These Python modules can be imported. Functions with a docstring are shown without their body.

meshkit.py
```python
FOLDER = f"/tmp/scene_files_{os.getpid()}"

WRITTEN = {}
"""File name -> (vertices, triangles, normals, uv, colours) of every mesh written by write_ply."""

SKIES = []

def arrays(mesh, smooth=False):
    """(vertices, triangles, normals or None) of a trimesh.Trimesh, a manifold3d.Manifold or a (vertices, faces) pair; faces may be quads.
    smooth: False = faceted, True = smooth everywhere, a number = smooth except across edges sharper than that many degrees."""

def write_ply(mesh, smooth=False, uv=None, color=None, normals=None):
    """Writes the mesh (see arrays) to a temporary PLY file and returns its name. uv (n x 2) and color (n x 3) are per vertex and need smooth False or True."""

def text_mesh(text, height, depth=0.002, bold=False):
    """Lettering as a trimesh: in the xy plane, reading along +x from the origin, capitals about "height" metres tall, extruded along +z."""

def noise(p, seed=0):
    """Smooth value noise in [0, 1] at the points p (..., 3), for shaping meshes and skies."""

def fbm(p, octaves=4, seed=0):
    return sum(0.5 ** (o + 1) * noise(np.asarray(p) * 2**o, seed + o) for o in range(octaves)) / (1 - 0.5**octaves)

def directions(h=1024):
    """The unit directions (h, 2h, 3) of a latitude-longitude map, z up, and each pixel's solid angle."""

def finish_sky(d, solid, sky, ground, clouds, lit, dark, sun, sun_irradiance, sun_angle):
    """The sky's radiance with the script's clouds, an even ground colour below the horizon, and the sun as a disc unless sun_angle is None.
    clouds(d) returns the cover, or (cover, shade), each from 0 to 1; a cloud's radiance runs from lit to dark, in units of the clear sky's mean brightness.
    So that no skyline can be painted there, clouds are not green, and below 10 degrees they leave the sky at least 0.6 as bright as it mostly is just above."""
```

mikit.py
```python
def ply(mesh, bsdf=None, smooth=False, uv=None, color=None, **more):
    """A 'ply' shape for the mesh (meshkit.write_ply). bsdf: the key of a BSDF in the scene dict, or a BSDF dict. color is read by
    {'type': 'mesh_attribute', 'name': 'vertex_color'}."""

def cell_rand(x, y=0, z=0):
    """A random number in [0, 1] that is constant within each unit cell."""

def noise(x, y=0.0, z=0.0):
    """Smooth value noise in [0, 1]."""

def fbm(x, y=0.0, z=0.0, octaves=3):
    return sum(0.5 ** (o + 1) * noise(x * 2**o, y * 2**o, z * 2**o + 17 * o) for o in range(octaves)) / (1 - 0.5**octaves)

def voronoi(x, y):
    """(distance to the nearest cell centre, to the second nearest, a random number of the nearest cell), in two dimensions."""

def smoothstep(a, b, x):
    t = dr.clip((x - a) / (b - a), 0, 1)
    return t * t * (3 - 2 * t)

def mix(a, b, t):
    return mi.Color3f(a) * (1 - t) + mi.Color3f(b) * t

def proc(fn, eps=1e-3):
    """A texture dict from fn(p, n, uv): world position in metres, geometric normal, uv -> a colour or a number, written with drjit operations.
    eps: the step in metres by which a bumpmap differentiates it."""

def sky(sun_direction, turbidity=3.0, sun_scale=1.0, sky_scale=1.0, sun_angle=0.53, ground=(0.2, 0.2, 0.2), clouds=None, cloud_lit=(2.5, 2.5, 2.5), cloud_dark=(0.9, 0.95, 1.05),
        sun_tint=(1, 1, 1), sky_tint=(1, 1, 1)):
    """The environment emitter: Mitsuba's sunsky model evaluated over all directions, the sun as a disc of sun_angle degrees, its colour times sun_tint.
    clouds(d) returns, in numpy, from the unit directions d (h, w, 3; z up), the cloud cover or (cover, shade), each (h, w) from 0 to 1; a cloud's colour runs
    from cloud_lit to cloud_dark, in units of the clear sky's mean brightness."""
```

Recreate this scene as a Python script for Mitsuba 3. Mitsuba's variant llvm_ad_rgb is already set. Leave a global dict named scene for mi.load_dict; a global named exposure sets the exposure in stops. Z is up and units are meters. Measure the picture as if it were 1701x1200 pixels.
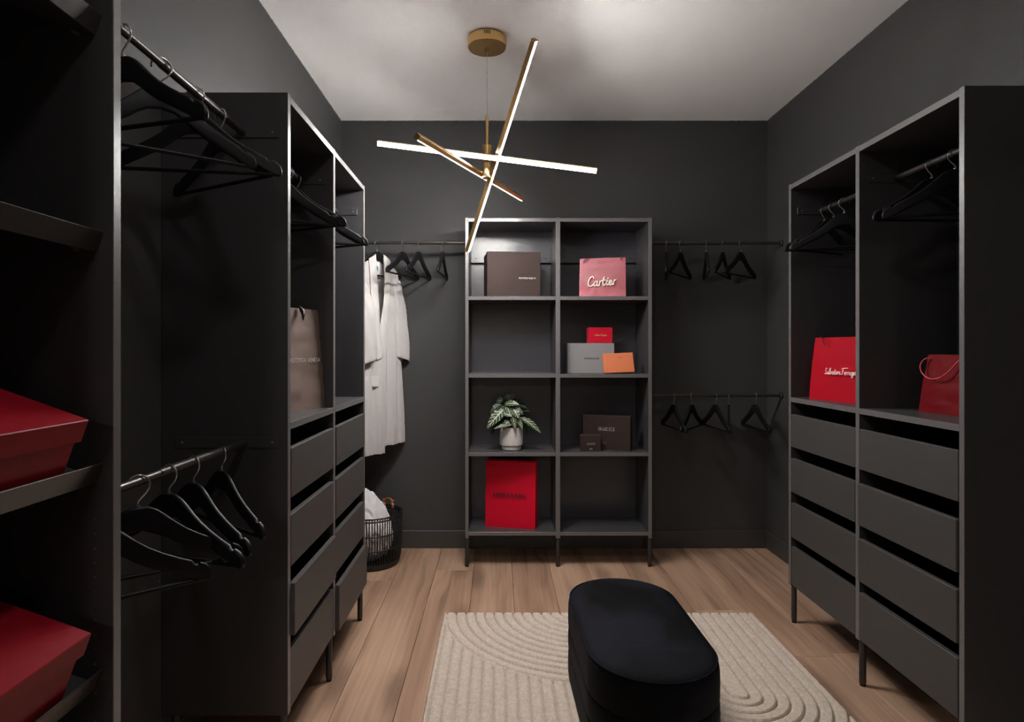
import math, random
import numpy as np
import trimesh, mitsuba as mi, drjit as dr
import manifold3d as m3
import shapely.geometry as sg, shapely.ops as so
from scipy.interpolate import CubicSpline
import mikit, meshkit

T = mi.ScalarTransform4f
rng = random.Random(7)
scene, labels = {}, {}

# ------------------------------------------------------------------ camera, light, exposure
FOCAL = 1023.9                                     # pixels of the 1701 x 1200 frame
scene['camera'] = {'type': 'perspective', 'fov_axis': 'x', 'fov': math.degrees(2 * math.atan(850.5 / FOCAL)),
                   'principal_point_offset_x': (850.5 - 828.0) / 1701, 'principal_point_offset_y': (600 - 581.65) / 1200,
                   'near_clip': 0.05, 'far_clip': 50.0,
                   'to_world': T().look_at(origin=[0, 0, 1.25], target=[0, 1, 1.25], up=[0, 0, 1])}
exposure = 1.15
LED = 95.0                                         # radiance of the lamp's diffusers
LED_COLOUR = (1.0, 0.975, 0.95)
HALL = 3.5                                         # the doorway behind the camera, lit from the next room
SPOT = 29.0                                        # small round ceiling light above the camera

# ------------------------------------------------------------------ room dimensions (metres; x right, y into the room, z up)
XL, XR, YB, YF, HC = -0.993, 1.698, 3.895, -1.3, 2.70
HU = 2.009                                         # height of the furniture

# ------------------------------------------------------------------ helpers
used = {}


def numbered(name, parent=None):
    base = parent + '__' + name if parent else name
    n = used.get(base, 0)
    used[base] = n + 1
    return base if n == 0 else f'{base}_{n:03d}'


def tag(key, label=None, cat=None, group=None, kind=None):
    d = labels.setdefault(key, {})
    for k, v in (('label', label), ('category', cat), ('group', group), ('kind', kind)):
        if v:
            d[k] = v
    return key


def thing(name, label, cat, group=None):
    return tag(numbered(name), label, cat, group)


def put(name, mesh, mat, parent=None, smooth=False, label=None, to_world=None, **kw):
    k = numbered(name, parent)
    if isinstance(mesh, (list, tuple)) and len(mesh) and isinstance(mesh[0], trimesh.Trimesh):
        mesh = trimesh.util.concatenate(mesh)
    s = dict(mesh) if isinstance(mesh, dict) else mikit.ply(mesh, mat, smooth=smooth, **kw)
    if to_world is not None:
        s['to_world'] = to_world
    scene[k] = s
    if label:
        tag(k, label)
    return k


def cbox(x0, x1, y0, y1, z0, z1, c=0.0012):
    """a box with chamfered edges"""
    c = min(c, (x1 - x0) * .4, (y1 - y0) * .4, (z1 - z0) * .4)
    P = []
    for X, sx in ((x0, 1), (x1, -1)):
        for Y, sy in ((y0, 1), (y1, -1)):
            for Z, sz in ((z0, 1), (z1, -1)):
                P += [(X, Y + sy * c, Z + sz * c), (X + sx * c, Y, Z + sz * c), (X + sx * c, Y + sy * c, Z)]
    return trimesh.convex.convex_hull(np.array(P))


def spline(pts, n, closed=False):
    p = np.asarray(pts, float)
    if closed:
        p = np.vstack([p, p[:1]])
    t = np.r_[0, np.cumsum(np.linalg.norm(np.diff(p, axis=0), axis=1))]
    return CubicSpline(t, p, bc_type='periodic' if closed else 'natural')(np.linspace(0, t[-1], n))


def tube(pts, r, sides=8, caps=True):
    p = np.asarray(pts, float)
    n = len(p)
    r = np.broadcast_to(r, (n,))
    t = np.gradient(p, axis=0)
    t /= np.linalg.norm(t, axis=1, keepdims=True)
    a = np.cross(t[0], [0, 0, 1.0] if abs(t[0][2]) < .9 else [1.0, 0, 0])
    A = []
    for i in range(n):
        a = a - t[i] * (a @ t[i])
        a /= np.linalg.norm(a)
        A.append(a)
    A = np.array(A)
    B = np.cross(t, A)
    ang = np.arange(sides) * 2 * np.pi / sides
    v = p[:, None] + r[:, None, None] * (np.cos(ang)[None, :, None] * A[:, None] + np.sin(ang)[None, :, None] * B[:, None])
    F = []
    for i in range(n - 1):
        for j in range(sides):
            q = (i * sides + j, i * sides + (j + 1) % sides, (i + 1) * sides + (j + 1) % sides, (i + 1) * sides + j)
            F += [(q[0], q[1], q[2]), (q[0], q[2], q[3])]
    v = v.reshape(-1, 3)
    if caps:
        v = np.vstack([v, p[:1], p[-1:]])
        for j in range(sides):
            F += [(len(v) - 2, (j + 1) % sides, j), (len(v) - 1, (n - 1) * sides + j, (n - 1) * sides + (j + 1) % sides)]
    return trimesh.Trimesh(v, F, process=False)


def cyl(p0, p1, r, sides=20, c=0.0):
    p0, p1 = np.asarray(p0, float), np.asarray(p1, float)
    if c:
        d = (p1 - p0) / np.linalg.norm(p1 - p0) * c
        return tube([p0, p0 + d, p1 - d, p1], [r - c, r, r, r - c], sides)
    return tube([p0, p1], r, sides)


def lathe(profile, sides=48, centre=(0, 0, 0), flute=None):
    """profile: (radius, z) rows from the bottom up; flute(angle, row) multiplies the radius"""
    ang = np.arange(sides) * 2 * np.pi / sides
    V, F = [], []
    for i, (r, z) in enumerate(profile):
        k = flute(ang, i) if flute else 1.0
        V.append(np.c_[np.cos(ang) * r * k, np.sin(ang) * r * k, np.full(sides, z)])
    for i in range(len(profile) - 1):
        for j in range(sides):
            a, b = i * sides + j, i * sides + (j + 1) % sides
            F += [(a, b, b + sides), (a, b + sides, a + sides)]
    return trimesh.Trimesh(np.vstack(V) + np.asarray(centre), F, process=False)


def sheet(P, th, wrap=False):
    """a cloth or paper sheet of thickness th from a grid of points P (m, n, 3); wrap joins the last column to the first"""
    m, n, _ = P.shape
    du = (np.roll(P, -1, 1) - np.roll(P, 1, 1)) if wrap else np.gradient(P, axis=1)
    N = np.cross(du, np.gradient(P, axis=0))
    N /= np.linalg.norm(N, axis=2, keepdims=True) + 1e-12
    V = np.vstack([(P + N * th / 2).reshape(-1, 3), (P - N * th / 2).reshape(-1, 3)])
    F, o = [], m * n
    cols = n if wrap else n - 1
    for i in range(m - 1):
        for j in range(cols):
            a, b, c, d = i * n + j, i * n + (j + 1) % n, (i + 1) * n + (j + 1) % n, (i + 1) * n + j
            F += [(a, b, c), (a, c, d), (o + a, o + c, o + b), (o + a, o + d, o + c)]
    for j in range(cols):
        for i, flip in ((0, 0), (m - 1, 1)):
            a, b = i * n + j, i * n + (j + 1) % n
            q = [(a, o + b, b), (a, o + a, o + b)]
            F += [t[::-1] for t in q] if flip else q
    if not wrap:
        for i in range(m - 1):
            for j, flip in ((0, 1), (n - 1, 0)):
                a, b = i * n + j, (i + 1) * n + j
                q = [(a, o + b, b), (a, o + a, o + b)]
                F += [t[::-1] for t in q] if flip else q
    return trimesh.Trimesh(V, F, process=False)


def frame(origin, x, y, z):
    M = np.eye(4)
    M[:3, 0], M[:3, 1], M[:3, 2], M[:3, 3] = x, y, z, origin
    return M


def moved(mesh, M):
    mesh = mesh.copy()
    mesh.apply_transform(M)
    return mesh


# ------------------------------------------------------------------ materials
def rgb(*c):
    return {'type': 'rgb', 'value': list(c)}


def mat(key, colour, rough=0.5, metallic=0.0, spec=0.5, bump=None, bump_scale=1.0, eps=1e-3, **more):
    c = colour if isinstance(colour, dict) else rgb(*colour)
    b = {'type': 'principled', 'base_color': c, 'roughness': rough, 'metallic': metallic, 'specular': spec, **more}
    if bump is not None:
        b = {'type': 'bumpmap', 'nested_texture': mikit.proc(bump, eps), 'scale': bump_scale, 'nested_bsdf': b}
    scene[key] = {'type': 'twosided', 'nested_bsdf': b}
    return key


mat('wall_paint', mikit.proc(lambda p, n, uv: mi.Color3f(.051, .050, .051) * (0.94 + 0.12 * mikit.fbm(p.x * 3, p.y * 3, p.z * 3))), rough=.62, spec=.35)
mat('ceiling_paint', (.84, .82, .795), rough=.9, spec=.2)
mat('trim_paint', (.05, .047, .046), rough=.45)
mat('hall_paint', (.45, .43, .40), rough=.9)
mat('graphite', (.040, .039, .041), rough=.36, spec=.5)
mat('lit_edge', (.118, .112, .113), rough=.31, spec=.65)  # same graphite, lightened: lamp light on the front edges put into the colour
mat('graphite_back', (.040, .038, .048), rough=.30, spec=.65)
mat('graphite_front', (.050, .047, .045), rough=.52, spec=.5)
mat('leg_metal', (.034, .032, .031), rough=.4, metallic=.2)
mat('foot_rubber', (.006, .006, .006), rough=.6)
mat('rail_metal', (.085, .078, .074), rough=.3, metallic=.75)
mat('screw_metal', (.35, .34, .33), rough=.3, metallic=.9)
mat('chrome', (.78, .77, .76), rough=.12, metallic=1.0)
mat('black_wood', (.006, .006, .007), rough=.42, spec=.22)
mat('brass', (.62, .40, .16), rough=.32, metallic=.9)
mat('brass_dark', (.20, .12, .045), rough=.5, metallic=.6)
mat('slot_dark', (.02, .012, .006), rough=.7)
mat('cable', (.5, .48, .46), rough=.4)
def nap(p, n, uv):
    brushed = mikit.smoothstep(.35, .70, mikit.fbm(p.x * 5 + 3, p.y * 4, p.z * 5))
    lines = mikit.smoothstep(.55, .75, mikit.fbm(p.x * 9, p.y * 90, p.z * 40))
    return mi.Color3f(.0026, .0026, .0046) * (0.25 + 2.4 * brushed + 1.6 * lines * brushed)


mat('velvet', mikit.proc(nap), rough=.8, spec=.10, sheen=.30, sheen_tint=.1)
mat('velvet_seam', (.002, .002, .0025), rough=.9, spec=.05)
mat('red_card', mikit.proc(lambda p, n, uv: mi.Color3f(.235, .0036, .011) * (0.9 + 0.2 * mikit.fbm(p.x * 60, p.y * 60, p.z * 60))), rough=.45, spec=.2)
mat('red_paper', (.42, .004, .016), rough=.55, spec=.1)
mat('bright_red_paper', (.62, .003, .026), rough=.5, spec=.2)
mat('deep_red_paper', (.135, .0012, .004), rough=.5, spec=.12)
mat('red_gloss', (.50, .012, .030), rough=.14, spec=.6)
mat('red_cord', (.52, .05, .06), rough=.6)
mat('dark_ribbon', (.06, .006, .010), rough=.6)
mat('pink_sheen_paper', mikit.proc(lambda p, n, uv: mi.Color3f(.38, .088, .110) * (0.70 + 0.6 * mikit.fbm(p.x * 14, p.y * 14, p.z * 9))), rough=.4, spec=.5)  # maroon-red paper; its pink gloss reflection is put into the base colour
mat('brown_paper', mikit.proc(lambda p, n, uv: mi.Color3f(.165, .115, .095) * (0.85 + 0.3 * mikit.fbm(p.x * 12, p.y * 12, p.z * 18))), rough=.55)
mat('brown_card', (.043, .029, .027), rough=.6, spec=.15)
mat('chocolate_card', (.034, .0205, .018), rough=.5, spec=.2)
mat('grey_card', (.235, .228, .23), rough=.55)
mat('orange_card', (.60, .165, .062), rough=.5)
mat('print_white', (.85, .82, .78), rough=.5)
mat('print_foil', (.85, .80, .66), rough=.3, metallic=.3)
mat('print_black', (.012, .010, .010), rough=.5)
mat('print_dark_red', (.022, .003, .005), rough=.6)
mat('print_gold', (.75, .45, .18), rough=.35, metallic=.5)
mat('print_silver', (.62, .58, .56), rough=.35, metallic=.4)
mat('print_rust', (.26, .075, .035), rough=.6)


def waffle(p, n, uv):
    a = dr.abs(dr.sin(p.z * 420.0))
    return 0.0011 * a + 0.0006 * dr.abs(dr.sin((p.x + p.y) * 380.0))


mat('robe_cloth', mikit.proc(lambda p, n, uv: mi.Color3f(.53, .50, .485) * (0.90 + 0.10 * dr.abs(dr.sin(p.z * 420.0)))), rough=.9, spec=.1, bump=waffle, bump_scale=1.0, sheen=.2)
mat('robe_trim', (.56, .53, .51), rough=.9, spec=.1)
mat('tag_white', (.72, .74, .76), rough=.7)
mat('tag_blue', (.12, .26, .34), rough=.7)
mat('laundry_cloth', (.72, .69, .68), rough=.95, spec=.1)
mat('wicker_black', (.008, .008, .008), rough=.45)
mat('tan_leather', (.30, .11, .03), rough=.5)
mat('pot_ceramic', (.60, .55, .53), rough=.5)
mat('soil', (.02, .014, .01), rough=.95)
mat('stem_green', (.05, .09, .03), rough=.6)


def leaf_colour(p, n, uv):
    u, v = uv.x, dr.abs(uv.y - 0.5) * 2
    f = u * 6.0 - v * 1.4
    f = f - dr.floor(f)
    lateral = mikit.smoothstep(.17, .07, dr.abs(f - .5)) * mikit.smoothstep(1.0, .86, v) * mikit.smoothstep(0.98, .9, u)
    mid = mikit.smoothstep(.14, .06, v)
    w = dr.maximum(lateral * .85, mid)
    return mikit.mix((.010, .026, .008), (.46, .50, .33), w * .9)


scene['leaf_zebra'] = {'type': 'twosided', 'nested_bsdf': {'type': 'principled', 'base_color': mikit.proc(leaf_colour), 'roughness': .38, 'specular': .5}}


def wood(seed, tone):
    def fn(p, n, uv):
        x, y = p.x + seed * 3.7, p.y + seed * 11.3
        warp = mikit.fbm(x * 6, y * 1.3, seed * 1.0) - .5
        g = mikit.fbm(x * 120 + warp * 5, y * 2.6, seed * 2.0 + 1)
        broad = mikit.fbm(x * 11 + warp * 1.2, y * 1.0, seed * 5.0 + 2)
        ka, kb, r = mikit.voronoi(x * 3.1, y * .95)
        knot = mikit.smoothstep(.24, .03, ka) * mikit.smoothstep(.40, .60, r)
        streak = mikit.smoothstep(.62, .85, mikit.fbm(x * 26 + warp * 3, y * 1.1, seed + 9.0))
        c = mikit.mix((.315, .188, .124), (.43, .274, .186), mikit.smoothstep(.25, .75, broad))
        c = c * (0.86 + 0.28 * g) * tone
        c = mikit.mix(c, (.13, .075, .050), .62 * knot)
        c = c * (0.88 + 0.24 * mikit.fbm(x * 5, y * 1.6, seed + 4.0))
        return mikit.mix(c, (.155, .092, .064), .50 * streak)
    return fn


WOODS = []
for i, tone in enumerate((1.0, .93, 1.06, .96, 1.02)):
    WOODS.append(mat(f'oak_{i}', mikit.proc(wood(i + 1, tone)), rough=.5, spec=.35))

mat('subfloor', (.05, .035, .025), rough=.9)
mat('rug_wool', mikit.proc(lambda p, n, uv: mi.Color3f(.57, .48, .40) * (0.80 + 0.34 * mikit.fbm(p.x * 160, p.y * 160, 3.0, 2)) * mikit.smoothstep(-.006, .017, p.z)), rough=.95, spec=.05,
    bump=lambda p, n, uv: mikit.fbm(p.x * 260, p.y * 260, 0.0, 2), bump_scale=.003, eps=6e-4)
scene['led_surface'] = {'type': 'diffuse', 'reflectance': rgb(.8, .8, .8)}

# ------------------------------------------------------------------ the room
put('floor', cbox(XL - .1, XR + .1, YF - .1, YB + .1, -.10, -.016, 0), 'subfloor')
tag('floor', 'brown oak plank floor of the dressing room', kind='structure')
PW = .2165
x = -.1395 - 4 * PW
row = 0
while x < XR - .002:
    x0, x1 = max(x, XL + .001), min(x + PW, XR - .001)
    if x1 - x0 > .01:
        y = YF + .002 - rng.uniform(0, 1.7)
        while y < YB:
            L = rng.choice((1.9, 2.2, 2.4))
            y0, y1 = max(y, YF + .001), min(y + L, YB - .001)
            if y1 - y0 > .02:
                put('plank', cbox(x0 + .0008, x1 - .0008, y0 + .0007, y1 - .0007, -.015, 0, .0016), rng.choice(WOODS), 'floor')
            y += L
    x += PW
    row += 1
put('ceiling', cbox(XL - .1, XR + .1, YF - .1, YB + .1, HC, HC + .1, 0), 'ceiling_paint')
tag('ceiling', 'plain white ceiling above the dark dressing room', kind='structure')
for name, b, lab in (('wall_back', (XL - .1, XR + .1, YB, YB + .1), 'charcoal back wall behind the bookcase'),
                     ('wall_left', (XL - .1, XL, YF - .1, YB), 'charcoal left wall behind the hanging bay'),
                     ('wall_right', (XR, XR + .1, YF - .1, YB), 'charcoal right wall behind the drawer wardrobe')):
    put(name, cbox(*b, -.10, HC, 0), 'wall_paint')
    tag(name, lab, kind='structure')
put('wall_front', [cbox(XL, -.80, YF - .1, YF, -.1, HC, 0), cbox(.75, XR, YF - .1, YF, -.1, HC, 0), cbox(-.80, .75, YF - .1, YF, 2.25, HC, 0)], 'wall_paint')
tag('wall_front', 'charcoal wall with the doorway behind the camera', kind='structure')


def baseboard(name, x0, x1, y0, y1, lab):
    put(name, cbox(x0, x1, y0, y1, 0, .112, .003), 'trim_paint')
    tag(name, lab, kind='structure')


baseboard('baseboard_back', XL + .001, XR - .001, YB - .014, YB, 'charcoal baseboard along the back wall')
baseboard('baseboard_left', XL, XL + .014, YF + .01, YB - .0145, 'charcoal baseboard along the left wall')
baseboard('baseboard_right', XR - .014, XR, YF + .01, YB - .0145, 'charcoal baseboard along the right wall')

# the next room seen through the doorway behind the camera: a lit hall
put('hall_floor', cbox(-1.2, 1.5, YF - 4.9, YF - .1, -.1, 0, 0), 'subfloor')
tag('hall_floor', 'floor of the hall behind the camera', kind='structure')
put('hall_wall', [cbox(-1.2, 1.5, YF - 5.0, YF - 4.9, 0, HC, 0), cbox(-1.3, -1.2, YF - 5.0, YF - .1, 0, HC, 0), cbox(1.5, 1.6, YF - 5.0, YF - .1, 0, HC, 0)], 'hall_paint')
tag('hall_wall', 'pale walls of the hall behind the camera', kind='structure')
put('hall_ceiling', cbox(-1.3, 1.6, YF - 5.0, YF - .1, HC, HC + .1, 0), 'ceiling_paint')
tag('hall_ceiling', 'ceiling of the hall behind the camera', kind='structure')
hl = numbered('hall_ceiling_light')
scene[hl] = mikit.ply(moved(lathe([(0.0001, 0), (.19, 0), (.20, .006), (.20, .03), (0.0001, .03)], 40), trimesh.transformations.translation_matrix([-.3, YF - 2.9, HC - .031])), 'led_surface')
scene[hl]['emitter'] = {'type': 'area', 'radiance': rgb(*[HALL * 20 * c for c in (1, .93, .85)])}
cl = numbered('ceiling_light')
scene[cl] = mikit.ply(moved(lathe([(.0001, 0), (.085, 0), (.09, .004), (.09, .030), (.0001, .030)], 40), trimesh.transformations.translation_matrix([.05, .78, HC - .031])), 'led_surface')
scene[cl]['emitter'] = {'type': 'area', 'radiance': rgb(*[SPOT * c for c in LED_COLOUR])}
tag(cl, 'small round white ceiling light above the camera', 'ceiling light')
tag(hl, 'round white ceiling light in the hall behind the camera', 'ceiling light')


# ------------------------------------------------------------------ furniture
def panel(name, parent, x0, x1, y0, y1, z0, z1, front, c=.0014):
    """a board with a thin front strip coloured as if lit by the lamp; front: 'x+', 'x-' or 'y-'"""
    e = .0016
    i = {'x+': (x0, x1 - e, y0, y1, x1 - e, x1, y0, y1), 'x-': (x0 + e, x1, y0, y1, x0, x0 + e, y0, y1), 'y-': (x0, x1, y0 + e, y1, x0, x1, y0, y0 + e)}[front]
    k = put(name, cbox(*i[:4], z0, z1, .0006), 'graphite', parent)
    put('lit_edge', cbox(*i[4:], z0, z1, .0006), 'lit_edge', k)
    return k


def leg(parent, x, y, top):
    k = put('leg', cyl((x, y, .010), (x, y, top), .0118, 14), 'leg_metal', parent, smooth=40)
    put('foot', cyl((x, y, 0), (x, y, .012), .0098, 12), 'foot_rubber', k, smooth=40)


def rail(parent, p0, p1, sleeve=None):
    """a telescoping round clothes rail; p0 to p1, with a thicker sleeve over the part given as a fraction pair"""
    p0, p1 = np.asarray(p0, float), np.asarray(p1, float)
    k = put('tube', cyl(p0, p1, .0092, 20), 'rail_metal', parent, smooth=40)
    if sleeve:
        a, b = p0 + (p1 - p0) * sleeve[0], p0 + (p1 - p0) * sleeve[1]
        put('sleeve', cyl(a, b, .0110, 20, .0012), 'rail_metal', parent, smooth=40)
    return k


def bracket(parent, x0, x1, y, side, z, name='bracket'):
    """flat mounting plate on a panel face at depth y; side = direction it stands proud along y"""
    y0, y1 = sorted((y, y + side * .004))
    k = put(name, cbox(x0, x1, y0, y1, z - .016, z + .016, .001), 'graphite', parent)
    for xx in (x0 + .02, x1 - .02):
        put('screw', cyl((xx, y + side * .003, z), (xx, y + side * .0055, z), .0035, 10, .0008), 'screw_metal', k)
    return k


def drawer(parent, xf, sgn, y0, y1, z0, z1, pull=0.0, twist=0.0):
    """sgn = +1: front faces +x"""
    b = xf - sgn * .31
    xs = sorted((xf - sgn * .019, b))
    tray = [cbox(xs[0], xs[1], y0 + .010, y0 + .022, z0 + .02, z0 + .11), cbox(xs[0], xs[1], y1 - .022, y1 - .010, z0 + .02, z0 + .11),
            cbox(xs[0], xs[1], y0 + .022, y1 - .022, z0 + .02, z0 + .028), cbox(*sorted((b, b + sgn * .012)), y0 + .022, y1 - .022, z0 + .028, z0 + .11)]
    xs = sorted((xf, xf - sgn * .018))
    fr = cbox(xs[0], xs[1], y0, y1, z0, z1, .0016)
    M = trimesh.transformations.translation_matrix([sgn * pull, 0, 0])
    if twist:
        M = M @ trimesh.transformations.rotation_matrix(twist, [0, 0, 1], [xf, y1, 0])
    k = put('drawer', [moved(t, M) for t in tray], 'graphite', parent)
    put('front', moved(fr, M), 'graphite_front', k)


DRAWERS = ((.808, .957), (.603, .757), (.396, .553), (.178, .354))


def wardrobe(label, xf, xw, sgn, panels, pulls):
    """open two-bay wardrobe along a side wall: xf front plane, xw back, panels = three (y0, y1)"""
    t = thing('open_wardrobe', label, 'wardrobe')
    xa, xb = sorted((xf, xw))
    ZB = .172
    for y0, y1 in panels:
        panel('side_panel', t, xa, xb, y0, y1, ZB, HU, 'x+' if sgn > 0 else 'x-')
        for x in (xf - sgn * .020, xw + sgn * .035):
            leg(t, x, (y0 + y1) / 2, ZB)
    for k in (0, 1):
        y0, y1 = panels[k][1], panels[k + 1][0]
        panel('top_panel', t, xa, xb, y0, y1, HU - .024, HU - .003, 'x+' if sgn > 0 else 'x-')
        panel('shelf', t, xa, xb, y0, y1, 1.013, 1.034, 'x+' if sgn > 0 else 'x-')
        put('base_panel', cbox(*sorted((xf - sgn * .02, xw)), y0, y1, ZB + .002, ZB + .018), 'graphite', t)
        for i, (z0, z1) in enumerate(DRAWERS):
            drawer(t, xf - sgn * .001, sgn, y0 + .0025, y1 - .0025, z0, z1, pulls[k][i])
    return t


LP = ((1.815, 1.838), (2.315, 2.343), (2.838, 2.860))
RP = ((1.768, 1.788), (2.283, 2.307), (2.817, 2.838))
left = wardrobe('dark graphite open wardrobe with eight drawers against the left wall', -.620, -.9915, 1, LP, ((.003, .002, .013, .0), (.005, .003, .002, .016)))
right = wardrobe('dark graphite open wardrobe with eight drawers against the right wall', 1.336, 1.6965, -1, RP, ((.002, .008, .007, .004), (.001, .002, .0, .0)))
for t, X, pan, zz in ((left, -.745, LP, 1.887), (right, 1.470, RP, 1.885)):
    for k in (0, 1):
        y0, y1 = pan[k][1], pan[k + 1][0]
        put('rail', cyl((X, y0 + .002, zz), (X, y1 - .002, zz), .0105, 20), 'rail_metal', t, smooth=40)
        xa, xb = (-.95, -.65) if X < 0 else (1.365, 1.655)
        bracket(t, xa, xb, y0, 1, zz)
        bracket(t, xa, xb, y1, -1, zz)

# bookcase on the back wall
bc = thing('bookcase', 'tall dark graphite bookcase with two columns of shelves on the back wall', 'bookcase')
BY0, BY1, BZ = 3.544, 3.868, .178
for x0, x1 in ((-.191, -.172), (.329, .355), (.862, .883)):
    panel('side_panel', bc, x0, x1, BY0, BY1, BZ - .012, HU + .003, 'y-')
    leg(bc, (x0 + x1) / 2, BY0 + .014, BZ)
for x0, x1 in ((-.172, .329), (.355, .862)):
    panel('top_panel', bc, x0, x1, BY0, BY1, HU - .021, HU, 'y-')
    for z in (1.559, 1.112, .660, .203):
        panel('shelf', bc, x0, x1, BY0, BY1, z - .0215, z, 'y-')
    k = put('mounting_rail', cbox(x0, x1, BY1, BY1 + .016, 1.797, HU - .004), 'graphite_back', bc)
    for xx in (x0 + .032, x1 - .032):
        put('screw', cyl((xx, BY1 - .002, 1.824), (xx, BY1 + .002, 1.824), .0045, 10), 'foot_rubber', k)
    put('back_panel', cbox(x0, x1, BY1, BY1 + .008, BZ, 1.782), 'graphite_back', bc)

# shelf unit with sloping shelves at the left edge
su = thing('shoe_shelf_unit', 'dark graphite shelf unit with sloping shelves at the left edge', 'shelf unit')
SY0, SY1, SX = .459, .993, -.620
for y0, y1 in ((SY1, SY1 + .0195), (SY0 - .0195, SY0)):
    panel('side_panel', su, -.9915, SX, y0, y1, .172, HU, 'x+')
    for x in (SX - .02, -.94):
        leg(su, x, (y0 + y1) / 2, .172)
put('top_panel', cbox(-.9775, SX, SY0, SY1, HU - .024, HU - .003), 'graphite', su)
put('back_panel', cbox(-.9915, -.9775, SY0, SY1, .18, HU - .004), 'graphite', su)
TILT = math.radians(19.5)
S = np.array([math.cos(TILT), 0, -math.sin(TILT)])     # down the slope, towards the aisle
W = np.array([math.sin(TILT), 0, math.cos(TILT)])      # away from the sloping shelf


def on_slope(front_top, y0):
    """frame whose x runs down the slope, y along the room, z off the shelf; origin at the lip's top edge"""
    return frame((front_top[0], y0, front_top[1]), S, (0, 1, 0), W)


LIPS = ((-.638, 1.789), (-.636, 1.440), (-.636, 1.068), (-.636, .737), (-.636, .400))
for lx, lz in LIPS:
    M = on_slope((lx, lz), 0)
    k = put('sloping_shelf', moved(cbox(-.335, -.003, SY0 + .001, SY1 - .001, -.035, -.025), M), 'graphite', su)
    put('lip', moved(cbox(-.003, 0, SY0 + .001, SY1 - .001, -.035, 0, .0008), M), 'rail_metal', k)
    put('shelf_pin', moved(cyl((-.03, SY1 - .012, -.040), (-.03, SY1, -.040), .004, 10), M), 'screw_metal', k)
for i in range(56):
    z = .30 + i * .02334
    put('peg_hole', cyl((-.650, SY1 - .0006, z), (-.650, SY1 + .0004, z), .0024, 8), 'screw_metal' if 8 < i < 30 else 'graphite', su)

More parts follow.
